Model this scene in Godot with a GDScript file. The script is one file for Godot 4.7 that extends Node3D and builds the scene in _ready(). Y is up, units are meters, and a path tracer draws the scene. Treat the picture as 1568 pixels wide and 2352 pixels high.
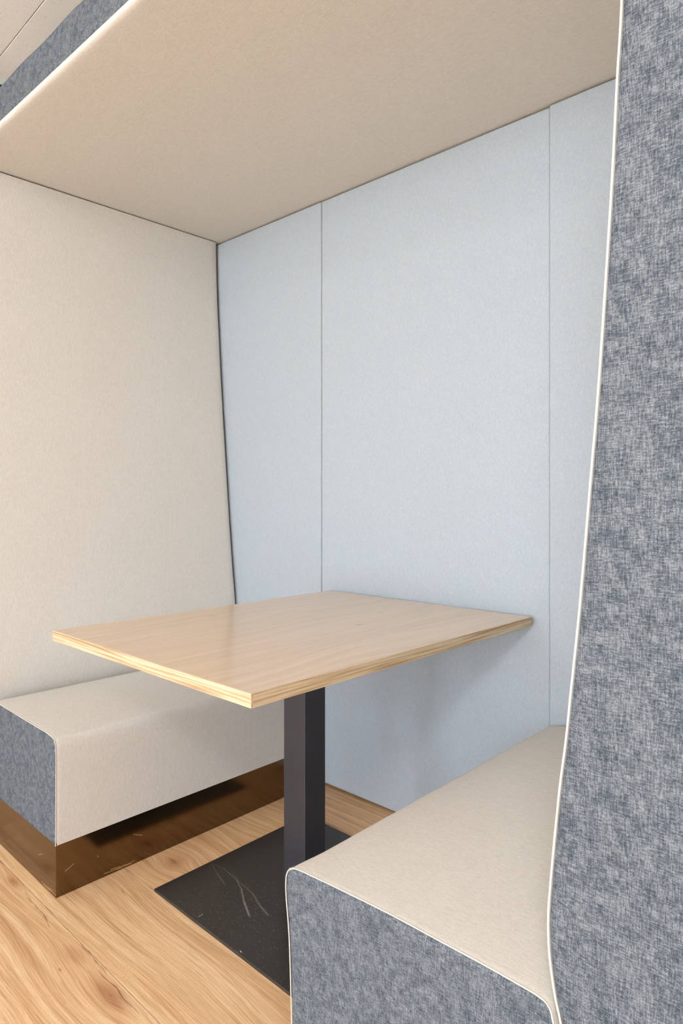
extends Node3D

var rng := RandomNumberGenerator.new()
var M := {}

# ---------------------------------------------------------------- nodes
func tag(o: Node, label := "", category := "", group := "", kind := "") -> Node:
	if label: o.set_meta("label", label)
	if category: o.set_meta("category", category)
	if group: o.set_meta("group", group)
	if kind: o.set_meta("kind", kind)
	return o

func base(called: String, parent: Node = self) -> Node3D:
	var n := Node3D.new()
	n.name = called
	parent.add_child(n, true)
	return n

func put(called: String, mesh: Mesh, mat: Material, parent: Node, at := Vector3.ZERO) -> MeshInstance3D:
	var o := MeshInstance3D.new()
	o.name = called
	o.mesh = mesh
	o.material_override = mat
	o.position = at
	o.cast_shadow = GeometryInstance3D.SHADOW_CASTING_SETTING_ON
	parent.add_child(o, true)
	return o

# ---------------------------------------------------------------- meshes
func new_st() -> SurfaceTool:
	var st := SurfaceTool.new()
	st.begin(Mesh.PRIMITIVE_TRIANGLES)
	return st

func tri(st: SurfaceTool, p: Array, n: Array, uv: Array) -> void:
	var c: Vector3 = (p[1] - p[0]).cross(p[2] - p[0])
	var s: Vector3 = n[0] + n[1] + n[2]
	var order := [0, 1, 2] if c.dot(s) < 0.0 else [0, 2, 1]
	for k in order:
		st.set_normal(n[k])
		st.set_uv(uv[k])
		st.add_vertex(p[k])

func quad(st: SurfaceTool, p: Array, n: Array, uv: Array) -> void:
	tri(st, [p[0], p[1], p[2]], [n[0], n[1], n[2]], [uv[0], uv[1], uv[2]])
	tri(st, [p[0], p[2], p[3]], [n[0], n[2], n[3]], [uv[0], uv[2], uv[3]])

# box with rounded edges, centred on c; uv in metres. turned = true swaps u and v
func rbox(st: SurfaceTool, c: Vector3, size: Vector3, r: float, seg := 2, turned := false, uv_shift := Vector2.ZERO) -> void:
	var h := size * 0.5
	r = minf(r, minf(h.x, minf(h.y, h.z)) * 0.98)
	for axis in 3:
		var a := (axis + 1) % 3
		var b := (axis + 2) % 3
		var la := []
		var lb := []
		for k in seg + 1:
			var t := -1.0 + float(k) / seg
			la.append([-h[a] + r, t]); lb.append([-h[b] + r, t])
		for k in seg + 1:
			var t := float(k) / seg
			la.append([h[a] - r, t]); lb.append([h[b] - r, t])
		for s in [-1.0, 1.0]:
			var P := []
			var N := []
			var U := []
			for i in la.size():
				var rp := []; var rn := []; var ru := []
				for j in lb.size():
					var inner := Vector3.ZERO
					inner[axis] = s * (h[axis] - r); inner[a] = la[i][0]; inner[b] = lb[j][0]
					var d := Vector3.ZERO
					d[axis] = s; d[a] = tan(la[i][1] * PI / 4); d[b] = tan(lb[j][1] * PI / 4)
					d = d.normalized()
					var q := inner + d * r
					rp.append(c + q); rn.append(d)
					var uv := Vector2.ZERO
					if axis == 1: uv = Vector2(q.x, q.z)
					elif axis == 0: uv = Vector2(q.z, -q.y)
					else: uv = Vector2(q.x, -q.y)
					if turned: uv = Vector2(uv.y, uv.x)
					ru.append(uv + uv_shift)
				P.append(rp); N.append(rn); U.append(ru)
			for i in la.size() - 1:
				for j in lb.size() - 1:
					quad(st, [P[i][j], P[i + 1][j], P[i + 1][j + 1], P[i][j + 1]], [N[i][j], N[i + 1][j], N[i + 1][j + 1], N[i][j + 1]], [U[i][j], U[i + 1][j], U[i + 1][j + 1], U[i][j + 1]])

func box_mesh(c: Vector3, size: Vector3, r := 0.002, seg := 1, turned := false, uv_shift := Vector2.ZERO) -> Mesh:
	var st := new_st()
	rbox(st, c, size, r, seg, turned, uv_shift)
	return st.commit()

func span(lo: Vector3, hi: Vector3, r := 0.002, seg := 1, turned := false) -> Mesh:
	return box_mesh((lo + hi) * 0.5, hi - lo, r, seg, turned)

# Catmull-Rom through points, n samples in each stretch
func curve(pts: Array, n := 5) -> PackedVector2Array:
	var out := PackedVector2Array()
	for i in pts.size() - 1:
		var a: Vector2 = pts[maxi(i - 1, 0)]; var b: Vector2 = pts[i]; var c: Vector2 = pts[i + 1]; var d: Vector2 = pts[mini(i + 2, pts.size() - 1)]
		for k in n:
			out.append(catmull(a, b, c, d, float(k) / n))
	out.append(pts[-1])
	return out

func catmull(a: Vector2, b: Vector2, c: Vector2, d: Vector2, t: float) -> Vector2:
	return 0.5 * ((2.0 * b) + (c - a) * t + (2.0 * a - 5.0 * b + 4.0 * c - d) * t * t + (3.0 * b - a - 3.0 * c + d) * t * t * t)

# inward normals of a polyline; closed: as a polygon
func inward(p: PackedVector2Array, closed: bool, middle: Vector2) -> PackedVector2Array:
	var out := PackedVector2Array()
	var n := p.size()
	var area := 0.0
	for i in n:
		area += p[i].cross(p[(i + 1) % n])
	for i in n:
		var a := p[(i - 1 + n) % n] if closed or i > 0 else p[i]
		var b := p[(i + 1) % n] if closed or i < n - 1 else p[i]
		var t := (b - a).normalized()
		var v := Vector2(-t.y, t.x)
		out.append(v if area > 0.0 else -v)
	return out

# a grid of points with smooth normals, which face away from the point `within`
func grid(st: SurfaceTool, P: Array, U: Array, within: Vector3) -> void:
	var N := []
	var score := 0.0
	var rows := P.size()
	var cols: int = P[0].size()
	for i in rows:
		var rn := []
		for j in cols:
			var di: Vector3 = P[mini(i + 1, rows - 1)][j] - P[maxi(i - 1, 0)][j]
			var dj: Vector3 = P[i][mini(j + 1, cols - 1)] - P[i][maxi(j - 1, 0)]
			var v := di.normalized().cross(dj.normalized()).normalized()
			score += v.dot(P[i][j] - within)
			rn.append(v)
		N.append(rn)
	if score < 0.0:
		for rn in N:
			for j in cols: rn[j] = -rn[j]
	for i in rows - 1:
		for j in cols - 1:
			quad(st, [P[i][j], P[i + 1][j], P[i + 1][j + 1], P[i][j + 1]], [N[i][j], N[i + 1][j], N[i + 1][j + 1], N[i][j + 1]], [U[i][j], U[i + 1][j], U[i + 1][j + 1], U[i][j + 1]])

# profile (x, y) swept along z; rings = [z, inset]
func sweep(p: PackedVector2Array, rings: Array, middle: Vector2, soft = null) -> Mesh:
	var st := new_st()
	var inn := inward(p, false, middle)
	var P := []
	var U := []
	for r in rings:
		var rp := []; var ru := []
		var len := 0.0
		for i in p.size():
			if i > 0: len += p[i].distance_to(p[i - 1])
			var q := p[i] + inn[i] * float(r[1])
			if soft != null: q = soft.call(q, r[0])
			rp.append(Vector3(q.x, q.y, r[0])); ru.append(Vector2(r[0], len))
		P.append(rp); U.append(ru)
	grid(st, P, U, Vector3(middle.x, middle.y, (float(rings[0][0]) + float(rings[-1][0])) * 0.5))
	return st.commit()

# a padded end panel in the plane z, with a rounded rim; facing = +1 or -1
func cap(p: PackedVector2Array, z: float, facing: float, middle: Vector2) -> Mesh:
	var st := new_st()
	var inn := inward(p, true, middle)
	var rings := [[0.001, -0.004, 0.9], [0.0025, -0.0005, 0.75], [0.006, 0.0018, 0.4], [0.013, 0.003, 0.12]]
	var n := p.size()
	var P := []
	var N := []
	for r in rings:
		var rp := []; var rn := []
		for i in n:
			var q := p[i] + inn[i] * float(r[0])
			rp.append(Vector3(q.x, q.y, z + facing * float(r[1])))
			var o := -inn[i] * float(r[2])
			rn.append(Vector3(o.x, o.y, facing * sqrt(1.0 - float(r[2]) * float(r[2]))))
		P.append(rp); N.append(rn)
	for k in rings.size() - 1:
		for i in n:
			var j := (i + 1) % n
			var pp := [P[k][i], P[k][j], P[k + 1][j], P[k + 1][i]]
			quad(st, pp, [N[k][i], N[k][j], N[k + 1][j], N[k + 1][i]], pp.map(func(v): return Vector2(v.x, -v.y)))
	var f := Vector3(0, 0, facing)
	var kept: PackedVector2Array = Geometry2D.offset_polygon(p, -0.0115)[0] if Geometry2D.offset_polygon(p, -0.0115).size() else p
	var idx := Geometry2D.triangulate_polygon(kept)
	for t in range(0, idx.size(), 3):
		var pp := []
		for k in 3: pp.append(Vector3(kept[idx[t + k]].x, kept[idx[t + k]].y, z + facing * 0.003))
		tri(st, pp, [f, f, f], pp.map(func(v): return Vector2(v.x, -v.y)))
	return st.commit()

# the same mesh with every vertex moved by f
func bent(m: Mesh, f: Callable) -> Mesh:
	var arr := m.surface_get_arrays(0)
	var vs: PackedVector3Array = arr[Mesh.ARRAY_VERTEX]
	for i in vs.size(): vs[i] = f.call(vs[i])
	arr[Mesh.ARRAY_VERTEX] = vs
	var o := ArrayMesh.new()
	o.add_surface_from_arrays(Mesh.PRIMITIVE_TRIANGLES, arr)
	return o

# a round cord along a 3D path
func tube(path: Array, r: float, sides := 8) -> Mesh:
	var st := new_st()
	var P := []
	var N := []
	var U := []
	var len := 0.0
	for i in path.size():
		if i > 0: len += path[i].distance_to(path[i - 1])
		var t: Vector3 = (path[mini(i + 1, path.size() - 1)] - path[maxi(i - 1, 0)]).normalized()
		var s := Vector3(0, 0, 1) if absf(t.z) < 0.9 else Vector3(1, 0, 0)
		var a := t.cross(s).normalized()
		var b := t.cross(a).normalized()
		var rp := []; var rn := []; var ru := []
		for k in sides + 1:
			var w := TAU * k / sides
			var d := a * cos(w) + b * sin(w)
			rp.append(path[i] + d * r); rn.append(d); ru.append(Vector2(len, k * r))
		P.append(rp); N.append(rn); U.append(ru)
	for i in path.size() - 1:
		for k in sides:
			quad(st, [P[i][k], P[i + 1][k], P[i + 1][k + 1], P[i][k + 1]], [N[i][k], N[i + 1][k], N[i + 1][k + 1], N[i][k + 1]], [U[i][k], U[i + 1][k], U[i + 1][k + 1], U[i][k + 1]])
	return st.commit()

# ---------------------------------------------------------------- textures
func image_tex(bytes: PackedByteArray, w: int, h: int, rgb := true) -> ImageTexture:
	return ImageTexture.create_from_image(Image.create_from_data(w, h, false, Image.FORMAT_RGB8 if rgb else Image.FORMAT_L8, bytes))

# white noise, stretched: `along` cells down and `across` cells over, blown up to the size of a texture
func stretched(across: int, along: int, w: int, h: int, how := Image.INTERPOLATE_CUBIC) -> PackedByteArray:
	var b := PackedByteArray()
	b.resize(across * along)
	for i in b.size(): b[i] = rng.randi() & 255
	var im := Image.create_from_data(across, along, false, Image.FORMAT_L8, b)
	im.resize(w, h, how)
	return im.get_data()

# plain weave of slubby threads. Returns [albedo, height]
func weave(s: int, threads: int, dark: Color, light: Color, warp_len: int, weft_len: int, warp_share: float, blotch: float) -> Array:
	var warp := stretched(threads, warp_len, threads, s)
	var warp2 := stretched(threads, warp_len * 5, threads, s)
	var weft := stretched(weft_len, threads, s, threads)
	var weft2 := stretched(weft_len * 5, threads, s, threads)
	var cloud := stretched(24, 24, s, s)
	var col := PackedByteArray(); col.resize(s * s * 3)
	var hei := PackedByteArray(); hei.resize(s * s)
	var th := float(threads) / s
	var prof := PackedFloat32Array(); prof.resize(s)
	var idx := PackedInt32Array(); idx.resize(s)
	for x in s:
		var f := x * th
		idx[x] = int(f)
		prof[x] = sin((f - int(f)) * PI)
	var dr := dark.r; var dg := dark.g; var db := dark.b
	var lr := light.r - dr; var lg := light.g - dg; var lb := light.b - db
	for y in s:
		var ty := idx[y]
		var py := prof[y]
		for x in s:
			var tx := idx[x]
			var a := y * threads + tx
			var b := ty * s + x
			var vp := (warp[a] * 0.6 + warp2[a] * 0.4) / 255.0
			var vf := (weft[b] * 0.6 + weft2[b] * 0.4) / 255.0
			var v: float
			var hgt: float
			if (tx + ty) & 1:
				v = vp * warp_share + vf * (1.0 - warp_share)
				hgt = 0.45 + 0.55 * prof[x]
			else:
				v = vf * (1.0 - warp_share * 0.6) + vp * warp_share * 0.6
				hgt = 0.3 + 0.55 * py
			v += (cloud[y * s + x] / 255.0 - 0.5) * blotch
			v = clampf((v - 0.5) * 1.5 + 0.5, 0.0, 1.0)
			var o := (y * s + x) * 3
			col[o] = int((dr + lr * v) * 255.0); col[o + 1] = int((dg + lg * v) * 255.0); col[o + 2] = int((db + lb * v) * 255.0)
			hei[y * s + x] = int(hgt * 255.0)
	return [image_tex(col, s, s), image_tex(hei, s, s, false)]

func fabric(called: String, tex: Array, tile: float, relief: float) -> StandardMaterial3D:
	var m := StandardMaterial3D.new()
	m.resource_name = called
	m.albedo_texture = tex[0]
	m.roughness = 1.0
	m.metallic_specular = 0.2
	m.uv1_scale = Vector3(1.0 / tile, 1.0 / tile, 1)
	m.heightmap_enabled = true
	m.heightmap_texture = tex[1]
	m.heightmap_scale = relief
	return m

func noise(seed: int, type := FastNoiseLite.TYPE_SIMPLEX_SMOOTH, octaves := 1) -> FastNoiseLite:
	var n := FastNoiseLite.new()
	n.seed = seed; n.noise_type = type; n.frequency = 1.0
	n.fractal_type = FastNoiseLite.FRACTAL_FBM if octaves > 1 else FastNoiseLite.FRACTAL_NONE
	n.fractal_octaves = octaves
	return n

# oak boards: four strips of 0.235 m over a 2.05 m long texture. knots[k] = list of [x, z, reach x, reach z, push, brown]
func oak(w: int, h: int, strips: int, strip_m: float, len_m: float, knots: Array, cracks: Array, how: Dictionary) -> ImageTexture:
	var n1 := noise(11); var n2 := noise(23); var n3 := noise(37); var n4 := noise(51)
	var col := PackedByteArray(); col.resize(w * h * 3)
	var sh := h / strips
	var light: Color = how.light; var mid: Color = how.mid; var dark: Color = how.dark
	for y in h:
		var k := y / sh
		var z := (y % sh) * strip_m / sh
		var kn: Array = knots[k]
		var cr: Array = cracks[k]
		var off := k * 17.3
		var amp: float = how.wave[k]
		for x in w:
			var xm := x * len_m / w
			var zz := z
			var brown := 0.0
			for q in kn:
				var dx: float = (xm - q[0]) / q[2]
				var dz: float = (z - q[1]) / q[3]
				var d := dx * dx + dz * dz
				if d < 6.0:
					var e := exp(-d)
					zz -= (z - q[1]) * q[4] * e
					brown += q[5] * exp(-d * 2.2)
			zz += amp * n1.get_noise_2d(xm * 1.7 + off, zz * 5.0 + off)
			var ring := n2.get_noise_2d(xm * 0.9 + off, zz * 42.0 + off)
			var fine := n3.get_noise_2d(xm * 3.5 + off, zz * 210.0)
			var pore := n4.get_noise_2d(xm * how.dash, zz * how.pitch + off)
			var v: float = 0.5 + ring * 0.42 * how.ring + fine * 0.3 * how.fine
			var c := mid.lerp(light, clampf(v * 2.0 - 1.0, 0.0, 1.0)) if v > 0.5 else dark.lerp(mid, clampf(v * 2.0, 0.0, 1.0))
			c = c.lerp(how.red, clampf(brown, 0.0, 0.8))
			if pore > 0.42:
				c = c.lerp(how.pore, minf(0.6, (pore - 0.42) * 2.2) * how.pores)
			for q in cr:
				if xm > q[0] and xm < q[2]:
					var t: float = (xm - q[0]) / (q[2] - q[0])
					var zc: float = lerpf(q[1], q[3], t) + 0.0035 * n1.get_noise_2d(xm * 14.0, q[1] * 90.0)
					var wd: float = q[4] * sin(t * PI) * (0.7 + 0.5 * n2.get_noise_2d(xm * 30.0, 3.0))
					var dd := absf(z - zc)
					if dd < wd * 0.55: c = c.lerp(how.crack, 0.7)
					elif dd < wd * 5.0: c = c.lerp(how.red, 0.3 * (1.0 - dd / (wd * 5.0)))
			var o := (y * w + x) * 3
			col[o] = int(c.r * 255.0); col[o + 1] = int(c.g * 255.0); col[o + 2] = int(c.b * 255.0)
	return image_tex(col, w, h)

func plain(called: String, c: Color, rough := 0.8, metal := 0.0, spec := 0.5) -> StandardMaterial3D:
	var m := StandardMaterial3D.new()
	m.resource_name = called
	m.albedo_color = c
	m.roughness = rough
	m.metallic = metal
	m.metallic_specular = spec
	return m

func rgb(r: int, g: int, b: int) -> Color:
	return Color(r / 255.0, g / 255.0, b / 255.0)

# marks drawn as short strokes on an image
func stroke(im: Image, a: Vector2, b: Vector2, c: Color, wide: float, strength: float) -> void:
	var n := int(a.distance_to(b)) + 1
	for i in n + 1:
		var p := a.lerp(b, float(i) / n)
		var r := int(ceil(wide))
		for dy in range(-r, r + 1):
			for dx in range(-r, r + 1):
				var x := int(p.x) + dx
				var y := int(p.y) + dy
				if x < 0 or y < 0 or x >= im.get_width() or y >= im.get_height(): continue
				var d := Vector2(x, y).distance_to(p)
				if d < wide: im.set_pixel(x, y, im.get_pixel(x, y).lerp(c, strength * (1.0 - d / wide)))

# ---------------------------------------------------------------- materials
func make_materials() -> void:
	rng.seed = 20240
	var slate := weave(1024, 256, rgb(60, 68, 76), rgb(130, 134, 137), 40, 50, 0.62, 0.2)
	M.slate = fabric("slate melange fabric", slate, 0.30, 0.05)
	M.slate_fine = fabric("slate melange fabric, finer side", slate, 0.24, 0.04)
	var cream := weave(1024, 340, rgb(202, 197, 188), rgb(224, 219, 210), 40, 200, 0.75, 0.02)
	M.cream = fabric("cream wool fabric", cream, 0.34, 0.03)
	var mist := weave(1024, 340, rgb(157, 165, 171), rgb(175, 182, 186), 60, 120, 0.75, 0.04)
	M.mist = fabric("pale blue grey fabric", mist, 0.42, 0.03)
	M.piping = plain("ivory piping", rgb(208, 201, 188), 0.9, 0.0, 0.3)
	M.dark_board = plain("dark stained board", rgb(62, 44, 32), 0.8)
	# oak floor
	var knots := [
		[[0.955, 0.036, 0.10, 0.030, 0.85, 0.9], [0.357, 0.015, 0.06, 0.02, 0.8, 0.7], [0.775, 0.028, 0.07, 0.03, 0.6, 0.45], [0.957, 0.037, 0.012, 0.006, 0.6, 0.9], [0.352, 0.016, 0.012, 0.005, 0.5, 0.8], [0.80, 0.075, 0.008, 0.004, 0.5, 0.8], [0.56, 0.14, 0.008, 0.004, 0.5, 0.7], [0.71, 0.10, 0.5, 0.012, 0.0, 0.28], [1.5, 0.17, 0.1, 0.04, 0.9, 0.5], [0.62, 0.20, 0.06, 0.03, 0.7, 0.2]],
		[[0.45, 0.12, 0.3, 0.05, 0.35, 0.1], [1.25, 0.05, 0.2, 0.05, 0.5, 0.2], [1.0, 0.16, 0.35, 0.03, 0.2, 0.22]],
		[[0.607, 0.115, 0.055, 0.05, 0.95, 0.5], [0.80, 0.045, 0.06, 0.04, 0.8, 0.3], [1.4, 0.12, 0.12, 0.06, 0.9, 0.4]],
		[[0.3, 0.1, 0.3, 0.05, 0.4, 0.15], [1.2, 0.18, 0.2, 0.05, 0.6, 0.2]]]
	var cracks := [[[0.74, 0.002, 0.90, 0.010, 0.0016], [0.86, 0.014, 1.06, 0.018, 0.0022], [0.50, 0.016, 0.64, 0.026, 0.0018], [0.43, 0.012, 0.52, 0.017, 0.001]], [[0.5, 0.06, 0.56, 0.062, 0.0009]], [[0.585, 0.112, 0.615, 0.118, 0.0012]], []]
	var look := {"light": rgb(236, 205, 164), "mid": rgb(223, 185, 140), "dark": rgb(198, 155, 112), "red": rgb(168, 116, 80), "pore": rgb(150, 104, 66), "crack": rgb(84, 56, 36), "dash": 9.0, "pitch": 820.0, "wave": [0.018, 0.008, 0.013, 0.008], "ring": 0.95, "fine": 1.1, "pores": 0.8}
	var wood := oak(2048, 2048, 4, 0.235, 2.05, knots, cracks, look)
	M.oak = []
	for c in [rgb(255, 255, 255), rgb(250, 244, 238), rgb(255, 250, 240)]:
		var m := plain("oak laminate board", c, 0.42, 0.0, 0.45)
		m.albedo_texture = wood
		M.oak.append(m)
	# table laminate
	var calm := {"light": rgb(222, 197, 170), "mid": rgb(213, 186, 157), "dark": rgb(201, 172, 142), "red": rgb(176, 138, 104), "pore": rgb(186, 148, 112), "crack": rgb(110, 80, 60), "dash": 12.0, "pitch": 420.0, "wave": [0.03], "ring": 0.4, "fine": 0.5, "pores": 0.25}
	var top := oak(1024, 768, 1, 0.8, 1.03, [[[0.43, 0.52, 0.02, 0.006, 0.6, 0.6], [0.24, 0.44, 0.022, 0.005, 0.6, 0.6], [0.62, 0.12, 0.02, 0.01, 0.6, 0.5]]], [[]], calm)
	M.table = plain("oak table laminate", Color.WHITE, 0.17, 0.0, 0.6)
	M.table.albedo_texture = top
	M.table.uv1_scale = Vector3(1.0 / 1.03, 1.0 / 0.8, 1)
	var band := {"light": rgb(206, 188, 160), "mid": rgb(194, 171, 138), "dark": rgb(158, 128, 92), "red": rgb(176, 128, 84), "pore": rgb(158, 112, 66), "crack": rgb(110, 80, 60), "dash": 14.0, "pitch": 700.0, "wave": [0.003], "ring": 0.7, "fine": 1.9, "pores": 0.6}
	M.band = plain("oak edge band", Color.WHITE, 0.5, 0.0, 0.4)
	M.band.albedo_texture = oak(1024, 64, 1, 0.026, 1.03, [[]], [[]], band)
	M.band.uv1_scale = Vector3(1.0 / 1.03, 1.0 / 0.026, 1)
	# steel
	M.post = plain("black powder coated steel", rgb(62, 62, 67), 0.38, 0.35, 0.5)
	var steel := Image.create(1024, 128, false, Image.FORMAT_RGB8)
	steel.fill(rgb(120, 102, 80))
	for q in [[0.787, 0.06, 0.811, 0.071], [0.879, 0.066, 0.882, 0.062], [0.991, 0.085, 1.02, 0.072], [0.9, 0.006, 0.96, 0.003], [0.92, 0.01, 0.97, 0.005], [0.97, 0.004, 0.995, 0.006], [0.94, 0.003, 0.985, 0.002]]:
		stroke(steel, Vector2((0.9955 - (q[0] - 0.759)) * 1024, (0.141 - q[1]) / 0.141 * 128), Vector2((0.9955 - (q[2] - 0.759)) * 1024, (0.141 - q[3]) / 0.141 * 128), rgb(240, 232, 216), 1.4, 0.9)
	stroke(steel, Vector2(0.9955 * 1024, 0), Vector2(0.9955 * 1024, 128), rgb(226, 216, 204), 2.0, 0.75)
	for i in 70:
		var p := Vector2(rng.randf() * 1024, 128 * (1.0 - pow(rng.randf(), 2.0)))
		var e := p + Vector2(rng.randf_range(-6, 6), rng.randf_range(-5, 5))
		stroke(steel, p, e, rgb(200, 180, 150), 0.9, rng.randf_range(0.2, 0.6))
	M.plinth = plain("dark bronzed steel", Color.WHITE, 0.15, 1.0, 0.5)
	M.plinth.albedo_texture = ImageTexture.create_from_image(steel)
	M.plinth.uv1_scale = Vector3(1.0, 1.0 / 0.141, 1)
	var plate := Image.create(1024, 1024, false, Image.FORMAT_RGB8)
	plate.fill(rgb(46, 41, 37))
	var dust := rgb(190, 184, 170)
	for i in 1500:
		var p := Vector2(rng.randf(), 1.0 - pow(rng.randf(), 1.5)) * 1024.0
		if rng.randf() < 0.5: p = Vector2(clampf(rng.randfn(0.42, 0.16), 0, 1), clampf(rng.randfn(0.82, 0.12), 0, 1)) * 1024.0
		stroke(plate, p, p + Vector2(rng.randf_range(-2, 2), rng.randf_range(-2, 2)), dust, rng.randf_range(1.0, 1.9), rng.randf_range(0.2, 0.9))
	for path in [[[0.007, 0.397], [0.06, 0.39], [0.134, 0.4], [0.179, 0.419], [0.225, 0.447], [0.286, 0.477]], [[0.096, 0.388], [0.157, 0.402], [0.219, 0.41], [0.272, 0.43], [0.318, 0.441]], [[0.011, 0.398], [0.064, 0.418], [0.128, 0.436]]]:
		for i in path.size() - 1:
			stroke(plate, Vector2(path[i][0] / 0.625, path[i][1] / 0.582) * 1024.0, Vector2(path[i + 1][0] / 0.625, path[i + 1][1] / 0.582) * 1024.0, dust, 3.5 + i * 1.2, 0.10)
	stroke(plate, Vector2(0.192 / 0.625, 0.569 / 0.582) * 1024.0, Vector2(0.19 / 0.625, 0.553 / 0.582) * 1024.0, rgb(190, 215, 170), 2.0, 0.9)
	stroke(plate, Vector2(0.372 / 0.625, 0.573 / 0.582) * 1024.0, Vector2(0.377 / 0.625, 0.575 / 0.582) * 1024.0, rgb(230, 224, 210), 3.0, 0.9)
	M.plate = plain("dusty black steel plate", Color.WHITE, 0.33, 0.0, 0.5)
	M.plate.albedo_texture = ImageTexture.create_from_image(plate)
	M.plate.uv1_scale = Vector3(1.0 / 0.625, 1.0 / 0.582, 1)
	M.plate.uv1_offset = Vector3(0.5, 0.5, 0)
	# room
	var tile := Image.create(512, 512, false, Image.FORMAT_RGB8)
	tile.fill(rgb(250, 246, 240))
	for i in 900:
		var p := Vector2(rng.randf(), rng.randf()) * 512.0
		stroke(tile, p, p + Vector2(rng.randf_range(-1.5, 1.5), rng.randf_range(-1.5, 1.5)), rgb(150, 138, 126), 1.1, rng.randf_range(0.2, 0.7))
	M.tile = plain("speckled mineral ceiling tile", Color.WHITE, 0.95, 0.0, 0.2)
	M.tile.albedo_texture = ImageTexture.create_from_image(tile)
	M.tile.uv1_scale = Vector3(1.0 / 0.6, 1.0 / 0.6, 1)
	M.paint = plain("off white wall paint", rgb(226, 222, 214), 0.9, 0.0, 0.3)
	M.grey_paint = plain("grey wall paint", rgb(150, 152, 155), 0.9, 0.0, 0.3)  # unseen right wall, darkened to cut its bounce onto the left backrest
	M.pale_trim = plain("pale grey green trim", rgb(205, 212, 204), 0.6)
	M.black_trim = plain("black trim", rgb(22, 24, 24), 0.5)
	M.frame = plain("white window frame", rgb(235, 235, 232), 0.5)
	M.slab = plain("grey screed", rgb(90, 80, 70), 0.95)
	M.glass = plain("window glass", Color(0.95, 0.98, 1.0, 0.06), 0.0, 0.0, 0.5)
	M.glass.transparency = BaseMaterial3D.TRANSPARENCY_ALPHA
	M.lamp = plain("lit diffuser", rgb(255, 248, 236), 0.6)
	M.lamp.emission_enabled = true
	M.lamp.emission = rgb(255, 244, 226)
	M.lamp.emission_energy_multiplier = 2.0

# ---------------------------------------------------------------- booth parts
const Z_END := -0.755
const Z_WALL := -1.758

# one bench. seat, back: profiles from the front bottom over the top; side = +1 faces left (right bench), -1 faces right
func bench(label: String, seat: Array, back: Array, outer: float, plinth_front: float, fuzzy: bool) -> void:
	var b := base("booth_bench")
	var n := curve(seat, 5)
	var bk := curve(back, 6)
	var dir := signf(outer - seat[0].x)
	tag(b, label, "bench", "high backed booth benches")
	var seat_mid := Vector2((seat[0].x + seat[-1].x) * 0.5, 0.30)
	var rings := [[Z_END, 0.0035], [Z_END - 0.002, 0.0012], [Z_END - 0.007, 0.0]]
	for k in 14: rings.append([lerpf(Z_END - 0.012, Z_END - 0.10, k / 13.0), 0.0])
	for k in 9: rings.append([lerpf(Z_END - 0.15, Z_WALL + 0.03, k / 8.0), 0.0])
	rings.append_array([[Z_WALL + 0.016, 0.002], [Z_WALL + 0.010, 0.008]])
	var corner := Vector2(n[0].x - dir * 0.012, 0.0)
	for q in n: corner.y = maxf(corner.y, q.y)
	var inner := Vector2(dir, -1.0).normalized()
	var soft := func(q: Vector2, z: float) -> Vector2:
		var d := clampf(1.0 - q.distance_to(corner) / 0.09, 0.0, 1.0)
		return q + inner * 0.003 * d * d * (3.0 - 2.0 * d) * smoothstep(Z_END - 0.005, Z_END - 0.09, z)
	var s := put("seat", sweep(n, rings, seat_mid, soft), M.cream, b)
	if fuzzy:
		var fz := put("fuzz", fuzz(n, soft, dir), M.cream, s)
		tag(fz, "", "", "", "stuff")
	put("end_panel", cap(n, Z_END, 1.0, seat_mid), M.slate_fine, s)
	tag(s.get_child(0), "slate grey fabric end of the seat")
	put("piping", tube(Array(n).map(func(q): return Vector3(q.x, q.y, Z_END)), 0.0011), M.piping, s)
	# backrest
	var back_mid := Vector2(outer - dir * 0.05, 1.2)
	var rings2 := [[Z_END, 0.0035], [Z_END - 0.002, 0.0012], [Z_END - 0.007, 0.0]]
	for k in 9: rings2.append([lerpf(Z_END - 0.03, Z_WALL + 0.045, k / 8.0), 0.0])
	rings2.append_array([[Z_WALL + 0.024, 0.002], [Z_WALL + 0.014, 0.007], [Z_WALL + 0.008, 0.016]])
	var closed := bk.duplicate()
	closed.append(Vector2(outer, back[-1].y)); closed.append(Vector2(outer, back[0].y))
	var a := put("backrest", bent(sweep(bk, rings2, back_mid), func(v): return v + Vector3(0, -0.02 * (v.z - Z_END) * smoothstep(1.5, 2.15, v.y), 0)), M.cream, b)
	put("end_panel", cap(closed, Z_END, 1.0, back_mid), M.slate, a)
	tag(a.get_child(0), "slate grey fabric end of the backrest")
	put("piping", tube(Array(bk).map(func(q): return Vector3(q.x, q.y, Z_END)), 0.0015), M.piping, a)
	put("outer_panel", bent(span(Vector3(minf(outer, outer - dir * 0.02), back[0].y, Z_WALL + 0.012), Vector3(maxf(outer, outer - dir * 0.02), back[-1].y + 0.003, Z_END - 0.003), 0.006, 2), func(v): return v + Vector3(0, -0.02 * (v.z - Z_END) * smoothstep(1.5, 2.15, v.y), 0)), M.slate, a)
	# plinth: two steel faces on a frame
	var x0 := minf(plinth_front, outer - dir * 0.02)
	var x1 := maxf(plinth_front, outer - dir * 0.02)
	var st := new_st()
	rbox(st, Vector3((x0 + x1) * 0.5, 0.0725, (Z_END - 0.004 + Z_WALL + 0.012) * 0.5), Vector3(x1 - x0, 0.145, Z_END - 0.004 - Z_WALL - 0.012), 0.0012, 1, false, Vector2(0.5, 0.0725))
	put("plinth", st.commit(), M.plinth, b)

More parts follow.
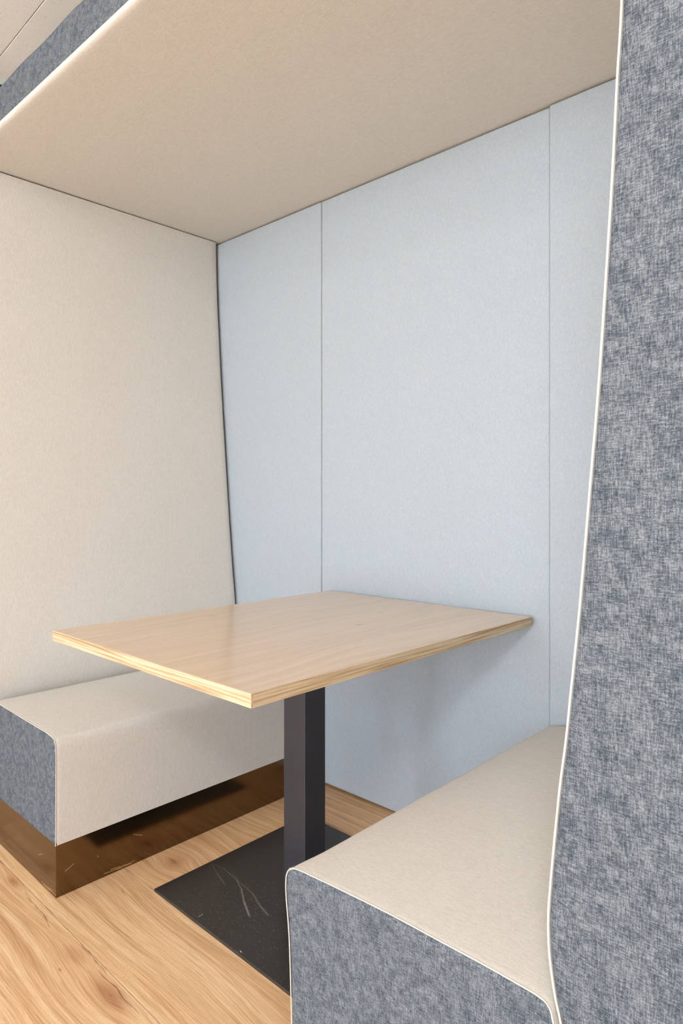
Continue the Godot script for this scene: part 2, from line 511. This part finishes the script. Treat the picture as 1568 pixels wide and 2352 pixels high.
# loose fibres standing off the front edge and the end seam of a seat
func fuzz(n: PackedVector2Array, soft: Callable, dir: float) -> Mesh:
	var st := new_st()
	rng.seed = 91
	for i in 900:
		var k := rng.randi_range(8, 40)
		var z := Z_END - 0.001 if i < 260 else lerpf(Z_END - 0.004, Z_WALL + 0.05, pow(rng.randf(), 1.6))
		var p: Vector2 = soft.call(n[k].lerp(n[k + 1], rng.randf()), z)
		var t := (n[k + 1] - n[k]).normalized()
		var out := Vector2(-t.y, t.x) * (1.0 if Vector2(-t.y, t.x).x * dir < 0.0 or Vector2(-t.y, t.x).y > 0.0 else -1.0)
		var root := Vector3(p.x, p.y, z) - Vector3(out.x, out.y, 0) * 0.0005
		var d := (Vector3(out.x, out.y, 0) + Vector3(rng.randf_range(-1, 1), rng.randf_range(-1, 1), rng.randf_range(-1, 1)) * 0.8).normalized()
		var tip := root + d * rng.randf_range(0.0015, 0.0055)
		var w := d.cross(Vector3(rng.randf_range(-1, 1), rng.randf_range(-1, 1), rng.randf_range(-1, 1))).normalized() * 0.00014
		var nn := Vector3(out.x, out.y, 0.2).normalized()
		tri(st, [root - w, root + w, tip], [nn, nn, nn], [Vector2(root.x, root.z), Vector2(root.x, root.z), Vector2(root.x, root.z)])
	return st.commit()

func wall_panel(label: String, x0: float, x1: float, proud: float, y0: float, y1: float) -> void:
	var p := base("acoustic_panel")
	tag(p, label, "acoustic panel", "fabric panels of the booth's back wall")
	var st := new_st()
	rbox(st, Vector3((x0 + x1) * 0.5, (y0 + y1) * 0.5, Z_WALL - 0.017 + proud * 0.5), Vector3(x1 - x0, y1 - y0, 0.034 + proud), 0.005, 3)
	put("fabric_cover", bent(st.commit(), func(v): return v + Vector3(0, -0.0195 * (v.x - x0) * smoothstep(1.0, 2.1, v.y), 0)), M.mist, p)
	put("backing_board", span(Vector3(x0, y0 + 0.01, Z_WALL - 0.05), Vector3(x1, 2.25, Z_WALL - 0.035), 0.001), M.dark_board, p)

# underside height of the canopy
func lining_y(x: float, z: float) -> float:
	return 2.203 - 0.0195 * (x + 0.654) - 0.02 * (z + 1.758)

func canopy() -> void:
	var c := base("booth_canopy")
	tag(c, "canopy roof over the booth with cream lining and slate grey front", "canopy")
	var z_back := Z_WALL - 0.033
	for half in [[-2.5, -1.311], [-1.311, -0.1]]:
		# profile in (z, y), swept along x
		var st := new_st()
		var P := []
		var U := []
		var outline := [Vector2(-0.742 - 0.03, 0.018), Vector2(-0.742 - 0.006, 0.0175), Vector2(-0.7435, 0.014), Vector2(-0.743, 0.010), Vector2(-0.7447, 0.0055), Vector2(-0.749, 0.0022), Vector2(-0.757, 0.0004), Vector2(-0.772, 0.0), Vector2(-0.95, 0.0), Vector2(-1.2, 0.0), Vector2(-1.5, 0.0), Vector2(z_back, 0.0)]
		var xs := []
		for e in [0.0, 0.0006, 0.002]: xs.append([half[0] + e, 0.0009 * (1.0 - e / 0.002)])
		for k in 7: xs.append([lerpf(half[0] + 0.03, half[1] - 0.03, k / 6.0), 0.0])
		for e in [0.002, 0.0006, 0.0]: xs.append([half[1] - e, 0.0009 * (1.0 - e / 0.002)])
		for q in xs:
			var rp := []; var ru := []
			var len := 0.0
			for i in outline.size():
				if i > 0: len += outline[i].distance_to(outline[i - 1])
				var x: float = q[0]
				rp.append(Vector3(x, lining_y(x, outline[i].x) + outline[i].y + q[1], outline[i].x - 0.0215 * (x + 1.34) * (1.0 if i < 9 else 0.0))); ru.append(Vector2(len, x))
			P.append(rp); U.append(ru)
		grid(st, P, U, Vector3(-1.3, 2.3, -1.2))
		put("lining", st.commit(), M.cream, c)
	# front and roof in slate fabric, slightly slack on top
	var st2 := new_st()
	var P2 := []
	var U2 := []
	var nz := noise(77)
	for k in 61:
		var x := lerpf(-2.5, -0.1, k / 60.0)
		var rp := []; var ru := []
		var zf := -0.741 - 0.0215 * (x + 1.34)
		var y0 := lining_y(x, -0.742) + 0.0115
		var y1 := y0 + 0.117 + 0.004 * nz.get_noise_1d(x * 4.0)
		var pts := [Vector2(zf - 0.012, y0 + 0.001), Vector2(zf - 0.003, y0), Vector2(zf, y0 + 0.003), Vector2(zf + 0.002, y0 + 0.03), Vector2(zf + 0.003, (y0 + y1) * 0.5), Vector2(zf + 0.001, y1 - 0.02), Vector2(zf - 0.006, y1 - 0.005), Vector2(zf - 0.02, y1), Vector2(zf - 0.2, y1 + 0.002), Vector2(z_back, y1)]
		var len := 0.0
		for i in pts.size():
			if i > 0: len += pts[i].distance_to(pts[i - 1])
			rp.append(Vector3(x, pts[i].y, pts[i].x)); ru.append(Vector2(x, len))
		P2.append(rp); U2.append(ru)
	grid(st2, P2, U2, Vector3(-1.3, 2.26, -1.2))
	put("fascia", st2.commit(), M.slate_fine, c)
	put("core_board", span(Vector3(-2.48, 2.262, z_back), Vector3(-0.12, 2.30, -0.80), 0.002), M.dark_board, c)

func table() -> void:
	var t := base("table")
	tag(t, "light oak rectangular table on a black steel post between the two benches", "table")
	var x0 := -1.69; var x1 := -0.885; var z0 := -1.742; var z1 := -0.714
	var yt := 0.746; var th := 0.026
	var st := new_st()
	rbox(st, Vector3((x0 + x1) * 0.5, yt - th * 0.5, (z0 + z1) * 0.5), Vector3(x1 - x0 - 0.003, th, z1 - z0 - 0.003), 0.0006, 1, true, Vector2(0.515, 0.4))
	var top := put("tabletop", st.commit(), M.table, t)
	var e := 0.0022
	put("edge_band", box_mesh(Vector3((x0 + x1) * 0.5, yt - th * 0.5, z1 - e * 0.5), Vector3(x1 - x0, th - 0.0004, e), 0.0007, 2, false, Vector2(0.4, 0.013)), M.band, top)
	put("edge_band", box_mesh(Vector3((x0 + x1) * 0.5, yt - th * 0.5, z0 + e * 0.5), Vector3(x1 - x0, th - 0.0004, e), 0.0007, 2, false, Vector2(0.4, 0.013)), M.band, top)
	put("edge_band", box_mesh(Vector3(x1 - e * 0.5, yt - th * 0.5, (z0 + z1) * 0.5), Vector3(e, th - 0.0004, z1 - z0 - 2 * e), 0.0007, 2, false, Vector2(0.52, 0.013)), M.band, top)
	put("edge_band", box_mesh(Vector3(x0 + e * 0.5, yt - th * 0.5, (z0 + z1) * 0.5), Vector3(e, th - 0.0004, z1 - z0 - 2 * e), 0.0007, 2, false, Vector2(0.52, 0.013)), M.band, top)
	put("post", span(Vector3(-1.351, 0.008, -1.283), Vector3(-1.266, yt - th - 0.006, -1.205), 0.0022, 3), M.post, t)
	put("mounting_plate", span(Vector3(-1.51, yt - th - 0.006, -1.44), Vector3(-1.10, yt - th, -1.04), 0.001), M.post, t)
	put("base_plate", span(Vector3(-1.61, 0.0, -1.54), Vector3(-0.985, 0.008, -0.958), 0.0012, 2), M.plate, t)

# ---------------------------------------------------------------- room
const CEIL := 2.8
const X0 := -2.84
const X1 := 3.2
const Z0 := -2.2
const Z1 := 4.3

func room() -> void:
	var f := base("floor")
	tag(f, "", "", "", "structure")
	put("subfloor", span(Vector3(X0 - 0.2, -0.2, Z0 - 0.2), Vector3(X1 + 0.2, -0.0125, Z1 + 0.2), 0.001), M.slab, f)
	var wide := 0.235
	var long := 1.3
	# a few board meshes: [strip][shift]
	var boards := []
	for k in 4:
		var row := []
		for shift in [0.0, 0.75]:
			var st := new_st()
			rbox(st, Vector3(long * 0.5, -0.006, wide * 0.5), Vector3(long - 0.0006, 0.012, wide - 0.0014), 0.0004, 1)
			var am := st.commit()
			var arr := am.surface_get_arrays(0)
			var vs: PackedVector3Array = arr[Mesh.ARRAY_VERTEX]
			var uv: PackedVector2Array = arr[Mesh.ARRAY_TEX_UV]
			for i in vs.size():
				uv[i] = Vector2((vs[i].x + shift) / 2.05, (k + clampf(vs[i].z / wide, 0.01, 0.99)) / 4.0)
			arr[Mesh.ARRAY_TEX_UV] = uv
			var m2 := ArrayMesh.new()
			m2.add_surface_from_arrays(Mesh.PRIMITIVE_TRIANGLES, arr)
			row.append(m2)
		boards.append(row)
	rng.seed = 5
	var r0 := int(floor((Z0 + 0.725) / wide))
	var r1 := int(ceil((Z1 + 0.725) / wide))
	for r in range(r0, r1):
		var z := -0.725 + r * wide
		var start: float = -2.3 + [0.0, 0.43, 0.87][posmod(r, 3)]
		var known := {0: [0, 0, -2.3, 0], -1: [1, 0, -2.2, 0], -2: [2, 0, -2.303, 1], -3: [2, 1, -2.2, 1], -4: [3, 0, -2.4, 1], -5: [1, 1, -2.3, 1]}
		if known.has(r): start = known[r][2]
		var first := int(floor((X0 - start) / long))
		var last := int(ceil((X1 - start) / long))
		for c in range(first, last):
			var k := rng.randi_range(0, 3); var s := rng.randi_range(0, 1); var m := rng.randi_range(0, 2)
			if known.has(r) and c == 0:
				k = known[r][0]; s = known[r][1]; m = known[r][3]
			put("plank", boards[k][s], M.oak[m], f, Vector3(start + c * long, 0, z))
	# ceiling tiles
	var ce := base("ceiling")
	tag(ce, "", "", "", "structure")
	put("slab", span(Vector3(X0 - 0.2, CEIL + 0.03, Z0 - 0.2), Vector3(X1 + 0.2, CEIL + 0.25, Z1 + 0.2), 0.001), M.slab, ce)
	var tile := box_mesh(Vector3(0, CEIL + 0.01, 0), Vector3(1.1975, 0.02, 0.5975), 0.0016, 1, false, Vector2(0.6, 0.3))
	var half_tile := box_mesh(Vector3(0, CEIL + 0.01, 0), Vector3(0.5975, 0.02, 0.5975), 0.0016, 1, false, Vector2(0.3, 0.3))
	var lamps := []
	for i in 6:
		for j in range(-3, 10):
			var x := -2.86 + 0.6 + i * 1.2
			var z := -0.935 + 0.3 + j * 0.6
			if x - 0.6 > X1 or z + 0.3 < Z0 or z - 0.3 > Z1: continue
			if i == 3 and (j == 4 or j == 7):
				lamps.append(Vector3(x - 0.3, CEIL, z))
				put("tile", half_tile, M.tile, ce, Vector3(x + 0.3, 0, z))
			else:
				put("tile", tile, M.tile, ce, Vector3(x, 0, z))
	var where := ["square ceiling light panel in front of the booth", "square ceiling light panel near the windows"]
	lamps.sort_custom(func(a, b): return a.z < b.z or (a.z == b.z and a.x > b.x))
	for i in lamps.size():
		var l := base("ceiling_light")
		l.position = lamps[i]
		tag(l, where[i], "ceiling light", "ceiling light panels")
		for s in [-1, 1]:
			put("frame", box_mesh(Vector3(s * 0.291, 0.008, 0), Vector3(0.015, 0.02, 0.597), 0.001), M.frame, l)
			put("frame", box_mesh(Vector3(0, 0.008, s * 0.291), Vector3(0.567, 0.02, 0.015), 0.001), M.frame, l)
		put("diffuser", box_mesh(Vector3(0, 0.012, 0), Vector3(0.567, 0.01, 0.567), 0.001), M.lamp, l)
		var a := AreaLight3D.new()
		a.name = "panel_light"
		a.area_size = Vector2(0.56, 0.56)
		a.area_normalize_energy = true
		a.light_energy = LAMP_ENERGY
		a.light_color = LAMP_COLOR
		a.shadow_enabled = true
		a.area_range = 12.0
		a.position = Vector3(0, 0.003, 0)
		a.rotation.x = -PI / 2
		l.add_child(a)
	# walls
	var wl := put("wall_left", span(Vector3(X0 - 0.2, 0, Z0 - 0.2), Vector3(X0, CEIL + 0.03, Z1 + 0.2), 0.001), M.paint, self)
	tag(wl, "", "", "", "structure")
	tag(put("wall_back", span(Vector3(X0, 0, Z0 - 0.2), Vector3(X1, CEIL + 0.03, Z0), 0.001), M.paint, self), "", "", "", "structure")
	tag(put("trim_1", span(Vector3(X0, 2.777, Z0), Vector3(X0 + 0.012, CEIL, Z1), 0.001), M.pale_trim, self), "", "", "", "structure")
	tag(put("trim_2", span(Vector3(X0, 2.70, Z0), Vector3(X0 + 0.008, 2.777, Z1), 0.001), M.black_trim, self), "", "", "", "structure")
	# window wall behind the viewer: panes between piers
	window_wall("wall_front", Vector3(X0, 0, Z1), Vector3(1, 0, 0), X1 - X0, [[0.3, 1.9], [2.2, 3.8], [4.1, 5.7]], 1)
	tag(put("wall_right", span(Vector3(X1, 0, Z0 - 0.2), Vector3(X1 + 0.2, CEIL + 0.03, Z1 + 0.2), 0.001), M.grey_paint, self), "", "", "", "structure")

# a wall along dir from start, thick away from the room; panes = [from, to] along it
func window_wall(called: String, start: Vector3, dir: Vector3, length: float, panes: Array, number: int) -> void:
	var out := Vector3(-dir.z, 0, dir.x)
	var sill := 0.12
	var head := 2.72
	var piece := func(n: String, a: float, b: float, y0: float, y1: float, d0: float, d1: float, mat: Material, parent: Node, r: float):
		var p := start + dir * a + out * d0
		var q := start + dir * b + out * d1
		put(n, span(Vector3(minf(p.x, q.x), y0, minf(p.z, q.z)), Vector3(maxf(p.x, q.x), y1, maxf(p.z, q.z)), r), mat, parent)
	var w := base(called)
	tag(w, "", "", "", "structure")
	piece.call("parapet", 0.0, length, 0.0, sill, 0.0, 0.2, M.paint, w, 0.001)
	piece.call("lintel", 0.0, length, head, CEIL + 0.03, 0.0, 0.2, M.paint, w, 0.001)
	var at := 0.0
	for k in panes.size() + 1:
		var to: float = panes[k][0] if k < panes.size() else length
		piece.call("pier", at, to, sill, head, 0.0, 0.2, M.paint, w, 0.001)
		if k < panes.size(): at = panes[k][1]
	for k in panes.size():
		var a: float = panes[k][0]; var b: float = panes[k][1]
		var win := base("window_%d" % (number + k))
		tag(win, "", "", "", "structure")
		piece.call("window_frame", a, a + 0.05, sill, head, 0.07, 0.13, M.frame, win, 0.003)
		piece.call("window_frame", b - 0.05, b, sill, head, 0.07, 0.13, M.frame, win, 0.003)
		piece.call("window_frame", a + 0.05, b - 0.05, sill, sill + 0.05, 0.07, 0.13, M.frame, win, 0.003)
		piece.call("window_frame", a + 0.05, b - 0.05, head - 0.05, head, 0.07, 0.13, M.frame, win, 0.003)
		piece.call("pane", a + 0.05, b - 0.05, sill + 0.05, head - 0.05, 0.097, 0.103, M.glass, win, 0.0005)

# ---------------------------------------------------------------- scene
const LAMP_ENERGY := 11.0
const LAMP_COLOR := Color(0.97, 0.985, 1.0)

func _ready() -> void:
	# camera: level, 43.2 degrees to the left of square, lens shifted down a little
	var cam := Camera3D.new()
	cam.name = "camera"
	add_child(cam)
	cam.projection = Camera3D.PROJECTION_FRUSTUM
	cam.near = 0.05
	cam.far = 60.0
	cam.size = 0.05 * 2352.0 / 1497.0
	cam.frustum_offset = Vector2(0, -0.05 * 26.0 / 1497.0)
	cam.position = Vector3(0, 1.08, 0)
	cam.rotation.y = deg_to_rad(43.2045)
	cam.current = true
	# daylight through the windows behind the viewer
	var env := Environment.new()
	env.tonemap_mode = Environment.TONE_MAPPER_LINEAR
	env.tonemap_exposure = 0.635
	env.background_mode = Environment.BG_SKY
	var sm := ProceduralSkyMaterial.new()
	sm.sky_top_color = rgb(204, 219, 242)
	sm.sky_horizon_color = rgb(231, 239, 248)
	sm.ground_horizon_color = rgb(222, 227, 232)
	sm.ground_bottom_color = rgb(204, 210, 216)
	sm.sky_energy_multiplier = 3.7
	sm.ground_energy_multiplier = 4.4
	var sky := Sky.new()
	sky.sky_material = sm
	env.sky = sky
	env.sdfgi_enabled = true
	env.ssao_enabled = true
	env.ssil_enabled = true
	var we := WorldEnvironment.new()
	we.name = "environment"
	we.environment = env
	add_child(we)

	make_materials()
	room()

	# back wall of the booth
	wall_panel("narrow pale grey fabric panel beside the left beige backrest", -2.47, -1.7575, 0.001, 0.010, lining_y(-2.47, Z_WALL) - 0.005)
	wall_panel("wide pale grey fabric panel behind the table, between the two narrow panels", -1.7555, -0.8385, 0.0, 0.010, lining_y(-1.7555, Z_WALL) - 0.005)
	wall_panel("narrow pale grey fabric panel behind the right bench", -0.8365, -0.12, 0.007, 0.010, lining_y(-0.8365, Z_WALL) - 0.005)

	# right bench, profiles in metres (x, y)
	bench("booth bench on the right, its slate grey end close to the viewer",
		[Vector2(-0.825, 0.146), Vector2(-0.8275, 0.229), Vector2(-0.8325, 0.332), Vector2(-0.840, 0.396), Vector2(-0.8405, 0.425), Vector2(-0.836, 0.441), Vector2(-0.826, 0.4505), Vector2(-0.810, 0.4545), Vector2(-0.77, 0.4575), Vector2(-0.694, 0.462), Vector2(-0.606, 0.466), Vector2(-0.5285, 0.467), Vector2(-0.459, 0.468), Vector2(-0.396, 0.4675), Vector2(-0.3725, 0.4660), Vector2(-0.362, 0.4610), Vector2(-0.356, 0.446), Vector2(-0.352, 0.40), Vector2(-0.350, 0.146)],
		[Vector2(-0.325, 0.146), Vector2(-0.330, 0.30), Vector2(-0.338, 0.40), Vector2(-0.346, 0.449), Vector2(-0.353, 0.477), Vector2(-0.360, 0.521), Vector2(-0.362, 0.563), Vector2(-0.360, 0.601), Vector2(-0.354, 0.667), Vector2(-0.347, 0.735), Vector2(-0.3395, 0.792), Vector2(-0.334, 0.846), Vector2(-0.323, 0.951), Vector2(-0.309, 1.111), Vector2(-0.300, 1.217), Vector2(-0.291, 1.350), Vector2(-0.2845, 1.4535), Vector2(-0.279, 1.561), Vector2(-0.274, 1.647), Vector2(-0.264, 1.9), Vector2(-0.258, 2.167)],
		-0.10, -0.815, true)
	# left bench
	var seat := []
	for q in [Vector2(-0.825, 0.146), Vector2(-0.827, 0.229), Vector2(-0.828, 0.332), Vector2(-0.8285, 0.39), Vector2(-0.8265, 0.412), Vector2(-0.821, 0.426), Vector2(-0.810, 0.434), Vector2(-0.77, 0.4385), Vector2(-0.694, 0.4395), Vector2(-0.606, 0.440), Vector2(-0.5285, 0.441), Vector2(-0.459, 0.442), Vector2(-0.396, 0.442), Vector2(-0.366, 0.4400), Vector2(-0.354, 0.4340), Vector2(-0.348, 0.42), Vector2(-0.345, 0.38), Vector2(-0.344, 0.146)]:
		seat.append(Vector2(-2.594 - q.x, q.y))
	bench("booth bench on the left, under the tall beige backrest", seat,
		[Vector2(-2.285, 0.146), Vector2(-2.28, 0.30), Vector2(-2.274, 0.40), Vector2(-2.266, 0.449), Vector2(-2.261, 0.477), Vector2(-2.256, 0.521), Vector2(-2.255, 0.563), Vector2(-2.258, 0.601), Vector2(-2.263, 0.641), Vector2(-2.273, 0.72), Vector2(-2.285, 0.814), Vector2(-2.310, 1.042), Vector2(-2.338, 1.33), Vector2(-2.366, 1.623), Vector2(-2.392, 1.957), Vector2(-2.399, 2.10), Vector2(-2.401, 2.2125)],
		-2.5, -1.776, false)
	canopy()
	table()
